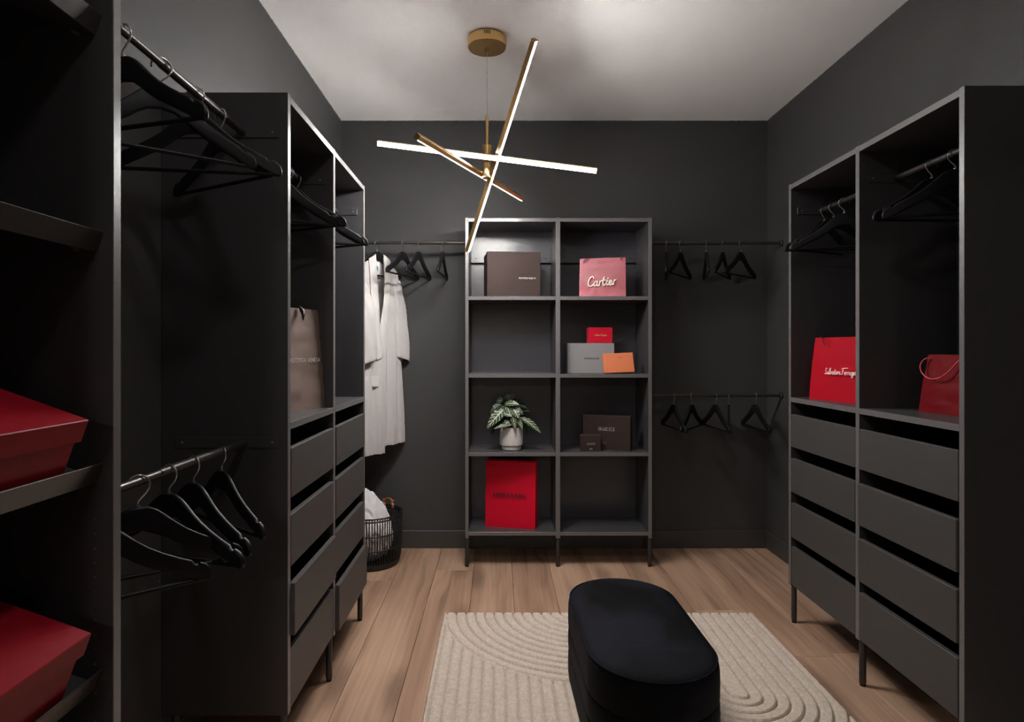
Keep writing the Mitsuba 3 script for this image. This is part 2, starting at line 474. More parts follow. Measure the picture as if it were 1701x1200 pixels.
# clothes rails mounted between things
r1 = thing('clothes_rail', 'upper round clothes rail between the sloping-shelf unit and the left wardrobe', 'clothes rail')
rail(r1, (-.752, 1.0125, 1.890), (-.752, 1.815, 1.890), (.45, 1))
bracket(r1, -.95, -.645, 1.815, -1, 1.890)
r2 = thing('clothes_rail', 'lower round clothes rail between the sloping-shelf unit and the left wardrobe', 'clothes rail')
rail(r2, (-.745, 1.0125, .978), (-.745, 1.815, .978), (.42, 1))
bracket(r2, -.95, -.645, 1.815, -1, .978)
RY = 3.690
r3 = thing('clothes_rail', 'black clothes rail holding the white robe left of the bookcase', 'clothes rail')
rail(r3, (XL, RY, 1.892), (-.191, RY, 1.892), (.6, 1))
r4 = thing('clothes_rail', 'upper black clothes rail right of the bookcase on the back wall', 'clothes rail')
rail(r4, (.883, RY, 1.890), (XR, RY, 1.890), (0, .55))
r5 = thing('clothes_rail', 'lower black clothes rail right of the bookcase on the back wall', 'clothes rail')
rail(r5, (.883, RY, .978), (XR, RY, .978), (0, .55))
for r, X, z in ((r3, XL, 1.892), (r4, XR, 1.890), (r5, XR, .978)):
    s = 1 if X < 0 else -1
    put('wall_flange', cyl((X, RY, z), (X + s * .012, RY, z), .020, 20, .002), 'leg_metal', r, smooth=40)

# ------------------------------------------------------------------ hangers
half = np.array([(0, 0), (.018, -.002), (.034, -.010), (.05, -.023), (.07, -.042), (.09, -.058), (.115, -.074), (.145, -.090), (.168, -.101), (.172, -.109), (.179, -.112), (.183, -.107),
                 (.195, -.113), (.203, -.122), (.207, -.135), (.205, -.146), (.196, -.149), (.18, -.144), (.15, -.128), (.12, -.113), (.09, -.098), (.065, -.082), (.045, -.066), (.025, -.054), (0, -.050)])
poly = np.vstack([half, (half * [-1, 1])[-2:0:-1]])


def rounded_plate(poly, t, c):
    """a flat outline (clockwise) made into a plate of thickness t with rounded edges"""
    e = np.roll(poly, -1, 0) - np.roll(poly, 1, 0)
    nrm = np.c_[e[:, 1], -e[:, 0]] / np.linalg.norm(e, axis=1, keepdims=True)
    area = 0.5 * np.sum(poly[:, 0] * np.roll(poly[:, 1], -1) - np.roll(poly[:, 0], -1) * poly[:, 1])
    inward = -nrm if area > 0 else nrm
    n = len(poly)
    V, F = [], []
    for y, ins in ((-t / 2, c), (-t / 2 + c * .7, c * .25), (-t / 2 + c * 1.3, 0), (t / 2 - c * 1.3, 0), (t / 2 - c * .7, c * .25), (t / 2, c)):
        q = poly + inward * ins
        V.append(np.c_[q[:, 0], np.full(n, y), q[:, 1]])
    for i in range(5):
        for j in range(n):
            a, b = i * n + j, i * n + (j + 1) % n
            F += [(a, b, b + n), (a, b + n, a + n)]
    tv, tri = trimesh.creation.triangulate_polygon(sg.Polygon(poly), engine='earcut')
    near = np.argmin(((tv[:, None] - poly[None]) ** 2).sum(-1), 1)
    for t3 in near[tri]:
        if len(set(t3.tolist())) < 3:
            continue
        F += [tuple(t3), tuple(t3[::-1] + 5 * n)]
    m = trimesh.Trimesh(np.vstack(V), F, process=False)
    m.fix_normals()
    return m


HG_BODY = mikit.ply(rounded_plate(poly, .013, .0035), 'black_wood', smooth=50)
HG_BAR = mikit.ply(cyl((-.196, 0, -.143), (.196, 0, -.143), .0048, 10), 'black_wood', smooth=40)
hook_pts = [(0, 0, -.012), (0, 0, .012), (.009, 0, .022), (.0185, 0, .036)] + [(.0205 * math.cos(a), 0, .0445 + .0205 * math.sin(a)) for a in np.linspace(-.1, math.pi + .25, 12)]
HG_HOOK = mikit.ply(tube(spline(hook_pts, 36), .0021, 7), 'chrome', smooth=60)
HG_COLLAR = mikit.ply(cyl((0, 0, -.001), (0, 0, .004), .0042, 10), 'chrome', smooth=40)


def hanger(x, y, zr, d, label, group):
    """x, y, zr: the rail's centre line where the hook sits; d: the way one arm points in plan"""
    t = thing('clothes_hanger', label, 'hanger', group)
    d = np.array([d[0], d[1], 0.0])
    d /= np.linalg.norm(d)
    M = T(frame((x, y, zr - .0525), d, np.cross([0, 0, 1.0], d), (0, 0, 1)))
    for nm, s in (('shoulder', HG_BODY), ('trouser_bar', HG_BAR), ('hook', HG_HOOK), ('collar', HG_COLLAR)):
        put(nm, s, None, t, to_world=M)
    return t


ORD = ('first', 'second', 'third', 'fourth', 'fifth')
for i, (y, d) in enumerate(((1.135, (.16, .143)), (1.276, (.17, .12)), (1.396, (.21, -.07)), (1.508, (.19, -.106)), (1.660, (.167, -.13)))):
    hanger(-.745, y, .978, d, f'black wooden hanger on the lower left rail, {ORD[i]} counted from the sloping-shelf unit', 'hangers on the lower left rail')
for i, (y, d) in enumerate(((1.234, (.2, -.06)), (1.375, (.15, .12)), (1.53, (.2, .03)), (1.668, (.2, -.115)))):
    hanger(-.752, y, 1.890, d, f'black wooden hanger on the upper left rail, {ORD[i]} counted from the sloping-shelf unit', 'hangers on the upper left rail')
for i, (y, d) in enumerate(((2.08, (.17, .10)), (2.18, (.2, .005)), (2.275, (.17, -.085)))):
    hanger(-.745, y, 1.887, d, f'black hanger above the brown paper bag in the left wardrobe, {ORD[i]} from the camera', 'hangers above the brown paper bag')
for i, (y, d) in enumerate(((2.53, (.2, .06)), (2.67, (.2, -.10)))):
    hanger(-.745, y, 1.887, d, f'black hanger in the far bay of the left wardrobe, {("nearer", "farther")[i]} of the two', 'hangers in the far bay of the left wardrobe')
for i, (y, d) in enumerate(((2.622, (-.19, .07)), (2.704, (-.2, .02)), (2.782, (-.19, -.075)))):
    hanger(1.470, y, 1.885, d, f'black hanger above the red bag with white script, {ORD[i]} from the camera', 'hangers above the red bag with white script')
for i, (y, d) in enumerate(((1.985, (-.19, .06)), (2.092, (-.218, -.01)))):
    hanger(1.470, y, 1.885, d, f'black hanger above the red bag with a cord handle, {("nearer", "farther")[i]} of two', 'hangers above the red bag with a cord handle')
for i, (x, d) in enumerate(((1.004, (-.26, -.965)), (1.089, (-.11, -.16)), (1.243, (-.046, -.18)), (1.343, (-.10, -.16)), (1.450, (-.14, -.135)))):
    hanger(x, RY, 1.890, d, f'black hanger on the upper rail right of the bookcase, {ORD[i]} from the bookcase', 'hangers on the upper rail right of the bookcase')
for i, (x, d) in enumerate(((1.048, (.015, -.2)), (1.157, (-.11, -.16)), (1.299, (.012, -.2)), (1.379, (-.35, -.937)), (1.537, (.0, -.2)))):
    hanger(x, RY, .978, d, f'black hanger on the lower rail right of the bookcase, {ORD[i]} from the bookcase', 'hangers on the lower rail right of the bookcase')
ROBE_D = (.115, .17)
hanger(-.726, RY, 1.892, ROBE_D, 'black hanger inside the collar of the white robe', 'hangers on the rail left of the bookcase')
for i, (x, d) in enumerate(((-.570, (-.065, -.19)), (-.476, (-.045, -.19)), (-.334, (-.01, -.2)))):
    hanger(x, RY, 1.892, d, f'empty black hanger on the rail left of the bookcase, {ORD[i]} from the white robe', 'hangers on the rail left of the bookcase')


# ------------------------------------------------------------------ the white robe
def robe():
    t = thing('bathrobe', 'long white waffle-weave bathrobe hanging on the rail left of the bookcase', 'bathrobe')
    d = np.array([ROBE_D[0], ROBE_D[1], 0]) / math.hypot(*ROBE_D)
    nf = np.array([d[1], -d[0], 0])                    # towards the viewer
    O = np.array([-.726, RY, 0])
    to = lambda a, f, z: O + np.multiply.outer(a, d) + np.multiply.outer(f, nf) + np.multiply.outer(z, [0, 0, 1.0])

    def shoulder(a):                                   # height of the shoulder line
        a = np.abs(a)
        return 1.812 - .10 * np.clip((a - .03) / .17, 0, 1) ** 1.0 - .012 * np.clip((a - .15) / .05, 0, 1)

    zs = np.linspace(0, 1, 70)

    def halfw(k, hem):                                 # body half width from shoulder (k = 0) to hem (k = 1)
        return .185 - .02 * np.sin(np.clip(k * 3, 0, 1) * np.pi) + .055 * k ** 1.5 + .004 * np.sin(k * 9)

    def panel(a_in, hem, side, lift, seed, depth, back=False):
        """front panel from its inner edge a_in(k) to the side seam"""
        U = np.linspace(0, 1, 26)
        P = np.zeros((len(zs), len(U), 3))
        for i, k in enumerate(zs):
            hw = halfw(k, hem)
            a = a_in(k) + (side * hw - a_in(k)) * U
            top = shoulder(a)
            z = top + (hem - top) * k
            b = np.clip(1 - (a / hw) ** 2, 0, 1) ** .6
            f = (depth * (.35 + .65 * min(1, k * 4)) + .012 * k) * b
            fold = .010 * min(1, k * 2.2) * np.sin(a * 62 + seed + 1.5 * k) * b + .007 * k * np.sin(a * 130 + seed * 2 - 3 * k) * b
            fold += .010 * (meshkit.fbm(np.c_[a * 14, np.full_like(a, k * 7), np.full_like(a, seed)], 3) - .5) * b
            f = f + fold + lift
            P[i] = to(a, -f if back else f, z)
        return P

    v_in = lambda k: np.interp(k, [0, .08, .2, .3, .42, .5, 1], [.035, .034, .015, -.012, -.038, -.045, -.06])
    l_in = lambda k: np.interp(k, [0, .08, .2, .3, .42, .5, 1], [-.045, -.046, -.050, -.048, -.040, -.028, -.005])
    put('back_panel', sheet(panel(lambda k: -halfw(k, .70), .70, 1, 0, 4.0, .040, True), .004), 'robe_cloth', t, smooth=True)
    put('front_panel', sheet(panel(v_in, .678, 1, 0, 1.0, .045), .004), 'robe_cloth', t, smooth=True)
    put('front_panel', sheet(panel(l_in, .640, -1, .010, 2.3, .045), .004), 'robe_cloth', t, smooth=True)

    def lapel(a_in, hem, side, lift):
        P = np.zeros((40, 6, 3))
        for i, k in enumerate(np.linspace(0, .52, 40)):
            w = .052 - .02 * k
            a = a_in(k) + side * np.linspace(-.003, w, 6)
            hw = halfw(k, hem)
            top = shoulder(a) + .012 * (1 - np.clip(k * 8, 0, 1))
            z = top + (hem - top) * k
            b = np.clip(1 - (a / hw) ** 2, 0, 1) ** .6
            f = (.045 * (.35 + .65 * min(1, k * 4)) + .012 * k) * b + lift + .009 * np.array([.2, .8, 1, 1, .9, .5])
            P[i] = to(a, f, z)
        return sheet(P, .004)

    put('lapel', lapel(v_in, .678, 1, .003), 'robe_trim', t, smooth=True)
    put('lapel', lapel(l_in, .640, -1, .013), 'robe_trim', t, smooth=True)

    def sleeve(side, dangle, forward, zend):
        n, m = 34, 44
        P = np.zeros((m, n, 3))
        th = np.linspace(0, 2 * np.pi, n, endpoint=False)
        for i, k in enumerate(np.linspace(0, 1, m)):
            ca = side * (.150 + dangle * k ** .9)
            cz = 1.690 + (zend - 1.690) * k
            cf = forward * min(1, k * 2.2)
            ra, rf = .036 + .022 * min(1, k * 3) + .006 * k, .020 + .018 * min(1, k * 2)
            a = ca + ra * np.cos(th) * (1 + .06 * np.sin(3 * th + 9 * k))
            f = cf + rf * np.sin(th) + .004 * np.sin(5 * th + 14 * k)
            z = cz + .018 * np.cos(th) * (-side if k > .85 else 0) * (k - .85) / .15 + np.where(k < .06, -.35 * np.abs(a - ca), 0)
            P[i] = to(a, f, z)
        return sheet(P, .004, wrap=True)

    put('sleeve', sleeve(1, .045, .012, 1.192), 'robe_cloth', t, smooth=True)
    put('sleeve', sleeve(-1, -.010, .062, 1.185), 'robe_cloth', t, smooth=True)
    # pocket on the viewer's left front
    P = np.zeros((12, 10, 3))
    for i, z in enumerate(np.linspace(1.10, 1.035, 12)):
        a = np.linspace(-.155, -.055, 10)
        P[i] = to(a, .054 * np.clip(1 - (a / .19) ** 2, 0, 1) ** .6 + .016 + 0 * a, np.full(10, z))
    put('pocket', sheet(P, .004), 'robe_trim', t, smooth=True)
    # woven label inside the back of the neck
    lab = put('neck_label', moved(cbox(-.030, .026, -.002, 0, 0, .080, .0004), frame(to(0.0, -.006, 1.700), d, -nf, (0, 0, 1))), 'tag_white', t)
    put('blue_mark', moved(cbox(-.022, .012, .0, .0012, .022, .052, .0004), frame(to(0.0, -.0030, 1.700), d, -nf, (0, 0, 1))), 'tag_blue', lab)
    return t


robe()

# ------------------------------------------------------------------ laundry basket
bx, by, BR = -.752, 3.625, .182


def basket_r(z):
    return BR * (1 - .02 - .10 * max(0, (.10 - z) / .10) ** 2 + .02 * z / .3)


bk = thing('laundry_basket', 'round black slatted laundry basket on the floor below the robe', 'laundry basket')
put('base', lathe([(.0001, .004), (basket_r(0) - .01, .004), (basket_r(0), .0), (basket_r(.02) + .003, .016), (basket_r(.035) + .003, .036), (basket_r(.035) - .003, .036), (basket_r(0) - .012, .012), (.0001, .012)], 56, (bx, by, 0)), 'wicker_black', bk, smooth=35)
th = np.linspace(0, 2 * np.pi, 57)
for z, r in ((.298, .0050), (.282, .0046), (.197, .0040), (.115, .0040)):
    R = basket_r(z)
    put('ring', tube(np.c_[bx + R * np.cos(th), by + R * np.sin(th), np.full(57, z)], r, 8, caps=False), 'wicker_black', bk, smooth=True)
N = 76
for i in range(N):
    a = 2 * np.pi * i / N
    zz = (.020, .06, .12, .2, .298)
    put('slat', tube([(bx + basket_r(z) * math.cos(a), by + basket_r(z) * math.sin(a), z) for z in zz], .0031, 6), 'wicker_black', bk, smooth=50)
for a0 in (1.15,):
    pts = []
    for k in np.linspace(-1, 1, 9):
        a = a0 + k * .17
        pts.append((bx + (BR + .002) * math.cos(a), by + (BR + .002) * math.sin(a), .300 + .036 * (1 - k ** 4)))
    hd = put('handle', tube(spline(pts, 26), .0058, 8), 'tan_leather', bk, smooth=True, label='tan leather handle')
    for k in (-1, 1):
        a = a0 + k * .17
        c = np.array((bx + (BR + .002) * math.cos(a), by + (BR + .002) * math.sin(a), .300))
        put('knot', tube(spline([c + (0, 0, -.022), c + (.006, -.006, -.006), c + (-.004, .004, .010), c + (.004, 0, .030)], 14), [.004] + [.010] * 12 + [.005], 8), 'tan_leather', hd, smooth=True)
# heap of white laundry in the basket
ico = trimesh.creation.icosphere(subdivisions=5)
v = ico.vertices.copy()
nz = meshkit.fbm(v * 2.6 + 5, 4)
ridge = np.abs(np.sin((v[:, 0] * 1.2 + v[:, 2] * .4 + 1.1 * nz) * 9))
rr = 1 + .20 * (nz - .5) + .07 * ridge
v = v * rr[:, None]
v = v * [.150, .135, .20]
v[:, 0] += -.030 + .10 * (.2 - v[:, 2] - .05) * -.2
lo = v[:, 2] < -.12
z = v[:, 2] + .225
sq = np.clip(z / .42, 0, 1)
v = np.c_[bx - .005 + v[:, 0] * (1.08 - .30 * sq) + .028 - .075 * sq + .02, by + v[:, 1] * (1.08 - .20 * sq), np.maximum(z, .017)]
q = np.hypot(v[:, 0] - bx, v[:, 1] - by)
lim = BR * .955
k = np.where((q > lim) & (v[:, 2] < .31), lim / np.maximum(q, 1e-6), 1)
v[:, 0] = bx + (v[:, 0] - bx) * k
v[:, 1] = by + (v[:, 1] - by) * k
lc = put('folded_linen', trimesh.Trimesh(v, ico.faces, process=False), 'laundry_cloth', smooth=True)
tag(lc, 'crumpled white linen piled inside the black laundry basket', 'laundry')


# ------------------------------------------------------------------ lettering
def stroke_text(lines, width, h, depth=.0006):
    """pen strokes (in units of the capital height) made into lettering h tall"""
    g = []
    for s in lines:
        p = np.asarray(s, float)
        p = spline(p, max(6, 8 * len(p))) if len(p) > 2 else p
        g.append(sg.LineString(p * h).buffer(width * h / 2, 4))
    u = so.unary_union(g)
    return trimesh.util.concatenate([trimesh.creation.extrude_polygon(q, depth, engine='earcut') for q in getattr(u, 'geoms', [u])])


C_STROKES = [[(.66, .84), (.62, .98), (.48, .98), (.25, .76), (.10, .42), (.12, .12), (.30, .0), (.52, .10), (.68, .26)],
             [(1.04, .40), (.92, .48), (.74, .36), (.66, .14), (.74, .0), (.90, .12), (1.04, .40)], [(1.07, .47), (.97, .14), (1.02, .0), (1.14, .10)],
             [(1.31, .48), (1.19, .0)], [(1.24, .20), (1.32, .40), (1.47, .49)],
             [(1.76, .84), (1.60, .14), (1.66, .0), (1.80, .10)], [(1.52, .50), (1.90, .54)],
             [(2.06, .47), (1.95, .12), (2.01, .0), (2.14, .10)], [(2.12, .68), (2.14, .71)],
             [(2.22, .20), (2.42, .28), (2.48, .42), (2.36, .48), (2.24, .32), (2.22, .10), (2.33, .0), (2.54, .14)],
             [(2.74, .48), (2.62, .0)], [(2.67, .20), (2.75, .40), (2.92, .49)]]
G = {'a': (.42, [[(.36, .36), (.24, .42), (.08, .30), (.04, .10), (.12, .0), (.26, .10), (.36, .36)], [(.38, .40), (.31, .10), (.36, .0), (.44, .06)]]),
     'l': (.24, [[(.02, .06), (.20, .60), (.24, .92), (.16, .92), (.10, .50), (.10, .10), (.16, .0), (.26, .08)]]),
     'v': (.36, [[(.02, .38), (.08, .40), (.12, .02), (.30, .36), (.38, .36)]]),
     't': (.26, [[(.16, .76), (.10, .10), (.16, .0), (.26, .06)], [(.0, .50), (.30, .54)]]),
     'o': (.34, [[(.20, .42), (.06, .30), (.04, .08), (.14, .0), (.28, .12), (.30, .32), (.20, .42), (.34, .38)]]),
     'r': (.30, [[(.08, .42), (.06, .0)], [(.07, .16), (.16, .38), (.28, .40)]]),
     'e': (.32, [[(.04, .18), (.22, .26), (.24, .38), (.14, .42), (.04, .22), (.08, .02), (.20, .0), (.34, .12)]]),
     'g': (.40, [[(.34, .36), (.22, .42), (.08, .30), (.06, .10), (.16, .02), (.30, .14), (.36, .40), (.32, -.16), (.18, -.40), (.06, -.30), (.20, -.10), (.42, .06)]]),
     'm': (.56, [[(.04, .42), (.04, .0)], [(.05, .20), (.16, .42), (.24, .36), (.23, .0)], [(.24, .20), (.36, .42), (.44, .36), (.44, .06), (.56, .06)]]),
     'S': (.50, [[(-.02, .06), (.16, .0), (.30, .12), (.24, .40), (.20, .70), (.34, .92), (.46, .82)], [(.30, .12), (.44, .06), (.54, .10)]]),
     'F': (.62, [[(.36, .92), (.28, .40), (.18, .04), (.06, .04)], [(.04, .88), (.40, .96), (1.20, 1.00)], [(.20, .50), (.50, .54)]]),
     ' ': (.12, [])}


def script(text):
    out, x = [], 0
    for ch in text:
        w, st = G[ch]
        out += [[(x + px_ + .12 * py_, py_) for px_, py_ in s] for s in st]
        x += w
    return out, x


FERRA, FERRA_W = script('Salvatore Ferragamo')


def centred(mesh, width=None):
    """moves lettering so that its middle is at the origin, scaled to the width given"""
    b = mesh.bounds
    mesh = mesh.copy()
    mesh.apply_translation([-(b[0][0] + b[1][0]) / 2, -(b[0][1] + b[1][1]) / 2, 0])
    if width:
        k = width / (b[1][0] - b[0][0])
        mesh.apply_transform(np.diag([k, k, 1, 1]))
    return mesh


def spaced(text, h, gap, bold=False):
    """capitals set with wide letter spacing"""
    out, x = [], 0
    for ch in text:
        if ch == ' ':
            x += h * .5
            continue
        m = meshkit.text_mesh(ch, h, .0006, bold)
        w = m.bounds[1][0] - m.bounds[0][0]
        m.apply_translation([x - m.bounds[0][0], 0, 0])
        out.append(m)
        x += w + gap * h
    return trimesh.util.concatenate(out)


def on_front(mesh, M, x, z, y=-.0004, roll=0.0):
    """lettering onto the front face (local y = 0) of a thing with placement M"""
    c, s = math.cos(roll), math.sin(roll)
    L = frame((x, y, z), (c, 0, s), (-s, 0, c), (0, -1, 0))
    return moved(mesh, M @ L)


def placed(x, y, z, deg, lean=0.0, roll=0.0):
    """placement whose local x runs along the front, y into the thing, z up; lean tips the top backwards"""
    M = trimesh.transformations.translation_matrix([x, y, z]) @ trimesh.transformations.rotation_matrix(math.radians(deg), [0, 0, 1])
    if lean:
        M = M @ trimesh.transformations.rotation_matrix(-math.radians(lean), [1, 0, 0])
    if roll:
        M = M @ trimesh.transformations.rotation_matrix(math.radians(roll), [0, 1, 0])
    return M


# ------------------------------------------------------------------ paper carrier bags
def bag(label, M, Wd, D, H, material, top_depth=.3, taper=0.0, crumple=.002, seed=1, fold=.05):
    t = thing('paper_bag', label, 'paper bag')
    nx, ny, nz_ = 30, 9, 34
    per = [(i / nx, 0, 0) for i in range(nx)] + [(1, j / ny, 1) for j in range(ny)] + [(1 - i / nx, 1, 2) for i in range(nx)] + [(0, 1 - j / ny, 3) for j in range(ny)]
    P = np.zeros((nz_, len(per), 3))
    for i, k in enumerate(np.linspace(0, 1, nz_)):
        dk = D * (1 - (1 - top_depth) * k ** 1.2)
        off = (D - dk) * .45
        wk = Wd - taper * k
        for j, (u, v_, side) in enumerate(per):
            x = taper * k / 2 + u * wk
            y = off + v_ * dk
            if side in (1, 3):                         # gusset folds inwards
                g = (1 - abs(2 * v_ - 1)) * .045 * k
                x += -g if side == 1 else g
            P[i, j] = (x, y, k * H)
    Q = P.reshape(-1, 3)
    nse = meshkit.fbm(Q * [9, 9, 13] + seed * 7.7, 4) - .5
    crease = np.abs(meshkit.noise(Q * [6, 6, 22] + seed * 3.3) - .5)
    k = np.clip(Q[:, 2] / H * 6, 0, 1)
    Q[:, 1] += (nse * 3 + (.25 - crease) * 1.2) * crumple * k
    P = Q.reshape(P.shape)
    put('body', [moved(sheet(P, .0009, wrap=True), M), moved(cbox(.001, Wd - .001, .001, D - .001, .0, .0015, .0003), M)], material, t, smooth=25)
    return t


def loop(pts, M, r, material, t, n=30):
    put('handle', moved(tube(spline(pts, n), r, 7), M), material, t, smooth=True)


SH = 1.034
# left wardrobe: tall brown bag
M = placed(-.647 - .28 * .316, 2.33 - .28 * .949, SH, 71.6)
b = bag('tall crumpled brown paper bag on the shelf of the left wardrobe', M, .28, .085, .365, 'brown_paper', .35, 0, .0042, 3)
put('lettering', on_front(centred(spaced('BOTTEGA VENETA', .012, .12), .172), M, .14, .180, -.0045), 'print_silver', b)
put('ribbon_knot', moved(tube(spline([(.135, .018, .372), (.138, .006, .352), (.128, -.003, .338), (.132, .0, .322)], 12), [.003, .005, .007, .008, .008, .008, .007, .006, .005, .004, .003, .002], 7), M), 'print_black', b, smooth=True)
# right wardrobe, far bay: red bag with white script
M = placed(1.377, 2.732, SH, -76.4)
b = bag('red paper bag with white script on the far shelf of the right wardrobe', M, .372, .11, .270, 'red_paper', .45, .012, .0018, 5)
put('lettering', on_front(centred(stroke_text(FERRA, .085, .03), .195), M, .192, .122, -.0042), 'print_white', b)
loop([(.057, .022, .268), (.062, .010, .2725), (.073, .003, .264), (.084, .000, .250), (.093, -.0015, .238)], M, .0026, 'dark_ribbon', b)
# right wardrobe, near bay: deep red bag with cord handle
M = placed(1.480, 2.171, SH, -85.8)
b = bag('small deep red paper bag with a looped cord handle in the right wardrobe', M, .20, .085, .200, 'deep_red_paper', .40, .030, .0030, 8)
put('lettering', on_front(centred(stroke_text(C_STROKES, .10, .018), .040), M, .107, .105, .016), 'print_gold', b)
loop([(.036, .024, .184), (.030, .014, .188), (.014, .004, .178), (.010, -.002, .158), (.030, -.006, .130), (.078, -.008, .117), (.118, -.006, .130), (.148, .004, .162), (.166, .016, .186), (.164, .026, .186)], M, .0024, 'red_cord', b)
# bookcase: maroon bag with pink sheen in its colour, upper right bay
M = placed(.475, 3.632, 1.559, -12.8)
b = bag('maroon paper bag, painted pink sheen, white script in the upper right bay of the bookcase', M, .27, .10, .232, 'pink_sheen_paper', .50, .006, .0032, 11)
put('lettering', on_front(centred(stroke_text(C_STROKES, .125, .05), .168), M, .133, .096, -.0035, .055), 'print_foil', b)
loop([(.026, .010, .212), (.036, .004, .222), (.048, .008, .232), (.062, .022, .240)], M, .0026, 'dark_ribbon', b, 14)
loop([(.242, .012, .216), (.243, .006, .226), (.243, .012, .238), (.236, .022, .242)], M, .0026, 'dark_ribbon', b, 14)
# bookcase: tall red bag, lower left bay
M = placed(-.0775, 3.657, .203, -12.2)
b = bag('tall bright red paper bag with dark capitals in the lowest left bay of the bookcase', M, .298, .095, .388, 'bright_red_paper', .60, 0, .0016, 14)
put('lettering', on_front(centred(spaced('FERRAGAMO', .024, .16, True), .192), M, .147, .192, -.0022), 'print_dark_red', b)


# ------------------------------------------------------------------ boxes
def carton(name, label, M, Wd, D, H, material, lid_depth=.3, text=None, gap=.0016):
    """a presentation box lying or standing with its lid towards the viewer"""
    t = thing(name, label, 'box')
    ld = D * lid_depth
    put('lid', moved(cbox(0, Wd, 0, ld, 0, H, .0014), M), material, t)
    put('base', moved(cbox(gap, Wd - gap, ld, D, gap, H - gap, .0012), M), material, t)
    return t


M = placed(-.066, 3.588, 1.559, 7)
b = carton('gift_box', 'large taupe box in the upper left bay of the bookcase', M, .315, .20, .266, 'brown_card', .25)
put('lettering', on_front(centred(spaced('BOTTEGA VENETA', .0085, .12, True), .098), M, .238, .112), 'print_white', b)
M = placed(.4075, 3.640, 1.112, 0)
grey = carton('gift_box', 'grey box with black lettering on the second shelf of the bookcase', M, .277, .13, .178, 'grey_card', .4)
put('lettering', on_front(centred(spaced('BALENCIAGA', .012, .12, True), .088), M, .144, .088), 'print_black', grey)
M = placed(.5355, 3.645, 1.290, 1.5)
b = carton('gift_box', 'small glossy red box on top of the grey box', M, .140, .10, .094, 'red_gloss', .5)
put('lettering', on_front(centred(stroke_text(FERRA, .12, .02), .078), M, .070, .047), 'print_gold', b)
M = placed(.614, 3.568, 1.116, 0, 17, -2.5)
b = carton('gift_box', 'orange box leaning against the grey box in the bookcase', M, .176, .028, .118, 'orange_card', .72)
put('lettering', on_front(centred(spaced('HERMÈS', .006, .2), .026), M, .100, .092), 'print_rust', b)
M = placed(.506, 3.700, .660, -23)
b = carton('gift_box', 'dark brown box with silver capitals in the third right bay of the bookcase', M, .285, .065, .2015, 'chocolate_card', .45)
put('lettering', on_front(centred(spaced('GUCCI', .021, .30), .096), M, .143, .122), 'print_silver', b)
put('small_print', [on_front(cbox(-.015, .015, -.001, .001, 0, .0004, .0001), M, .128, z) for z in (.042, .034)], 'print_rust', b)
M = placed(.4795, 3.596, .660, -1.5)
b = carton('gift_box', 'small dark brown box in front of the larger brown box', M, .118, .085, .090, 'chocolate_card', .4)
put('lettering', on_front(centred(spaced('GUCCI', .011, .28), .046), M, .060, .042), 'print_silver', b)
put('small_print', on_front(cbox(-.009, .009, -.0014, .0014, 0, .0004, .0001), M, .060, .012), 'print_silver', b)

# red lidded boxes on the sloping shelves
for (lx, lz), hh, lab in ((LIPS[2], .105, 'red lidded box on the middle sloping shelf at left, the upper of two'), (LIPS[3], .117, 'red lidded box on the lower sloping shelf at left, near the floor')):
    t = thing('shoe_box', lab, 'box')
    M = on_slope((lx, lz), 0)
    z0 = -.0245
    put('base', moved(cbox(-.262, -.0105, .585, .9195, z0, z0 + hh - .004, .0012), M), 'red_card', t)
    put('lid', moved(cbox(-.2675, -.0045, .580, .9245, z0 + hh - .036, z0 + hh, .0014), M), 'red_card', t)

# ------------------------------------------------------------------ zebra plant
pl = thing('potted_plant', 'zebra plant with white-veined leaves in a ribbed white pot on the bookcase', 'plant')
PX, PY, PZ = .0765, 3.652, .660
rib = lambda a, i: 1 + (.022 * np.abs(np.sin(a * 18)) if 5 <= i <= 9 else (.035 * np.abs(np.sin(a * 9)) if 0 < i < 4 else 0))
prof = [(.0001, .001), (.050, .0), (.056, .006), (.0572, .026), (.0575, .0275), (.0655, .031), (.0675, .045), (.0675, .09), (.0675, .128), (.0675, .134), (.0655, .1365), (.0625, .134), (.061, .110), (.0001, .110)]
put('pot', lathe(prof, 144, (PX, PY, PZ), rib), 'pot_ceramic', pl, smooth=40)
put('soil', lathe([(.0001, .122), (.03, .121), (.0605, .116), (.0605, .108)], 32, (PX, PY, PZ)), 'soil', pl, smooth=True)


def leaf_mesh(base, tip, width, up, curl, droop):
    base, tip = np.array(base), np.array(tip)
    ax = tip - base
    L = np.linalg.norm(ax)
    ax = ax / L
    up = np.array(up, float)
    side = np.cross(up, ax)
    side /= np.linalg.norm(side)
    nr = np.cross(ax, side)
    U, Vv = np.linspace(0, 1, 15), np.linspace(-1, 1, 9)
    P, uv = np.zeros((15, 9, 3)), []
    for i, u in enumerate(U):
        w = width / 2 * (np.sin(np.pi * min(1, u * .92 + .04) ** .8) ** .85) * (1 - .25 * u)
        for j, v_ in enumerate(Vv):
            h = curl * w * abs(v_) + droop * L * (u * (1 - u)) * 1.6 + .06 * w * math.sin(u * 26) * abs(v_)
            P[i, j] = base + ax * L * u + side * w * v_ + nr * h
            uv.append((u, .5 + v_ / 2))
    m = sheet(P, .0009)
    return m, np.array(uv + uv)


def pt(px_, v_, dy):                                   # centimetres right of the pot's axis and above the shelf, dy towards the room
    return np.array([PX + px_ * .01, PY - dy * .01, PZ + v_ * .01])


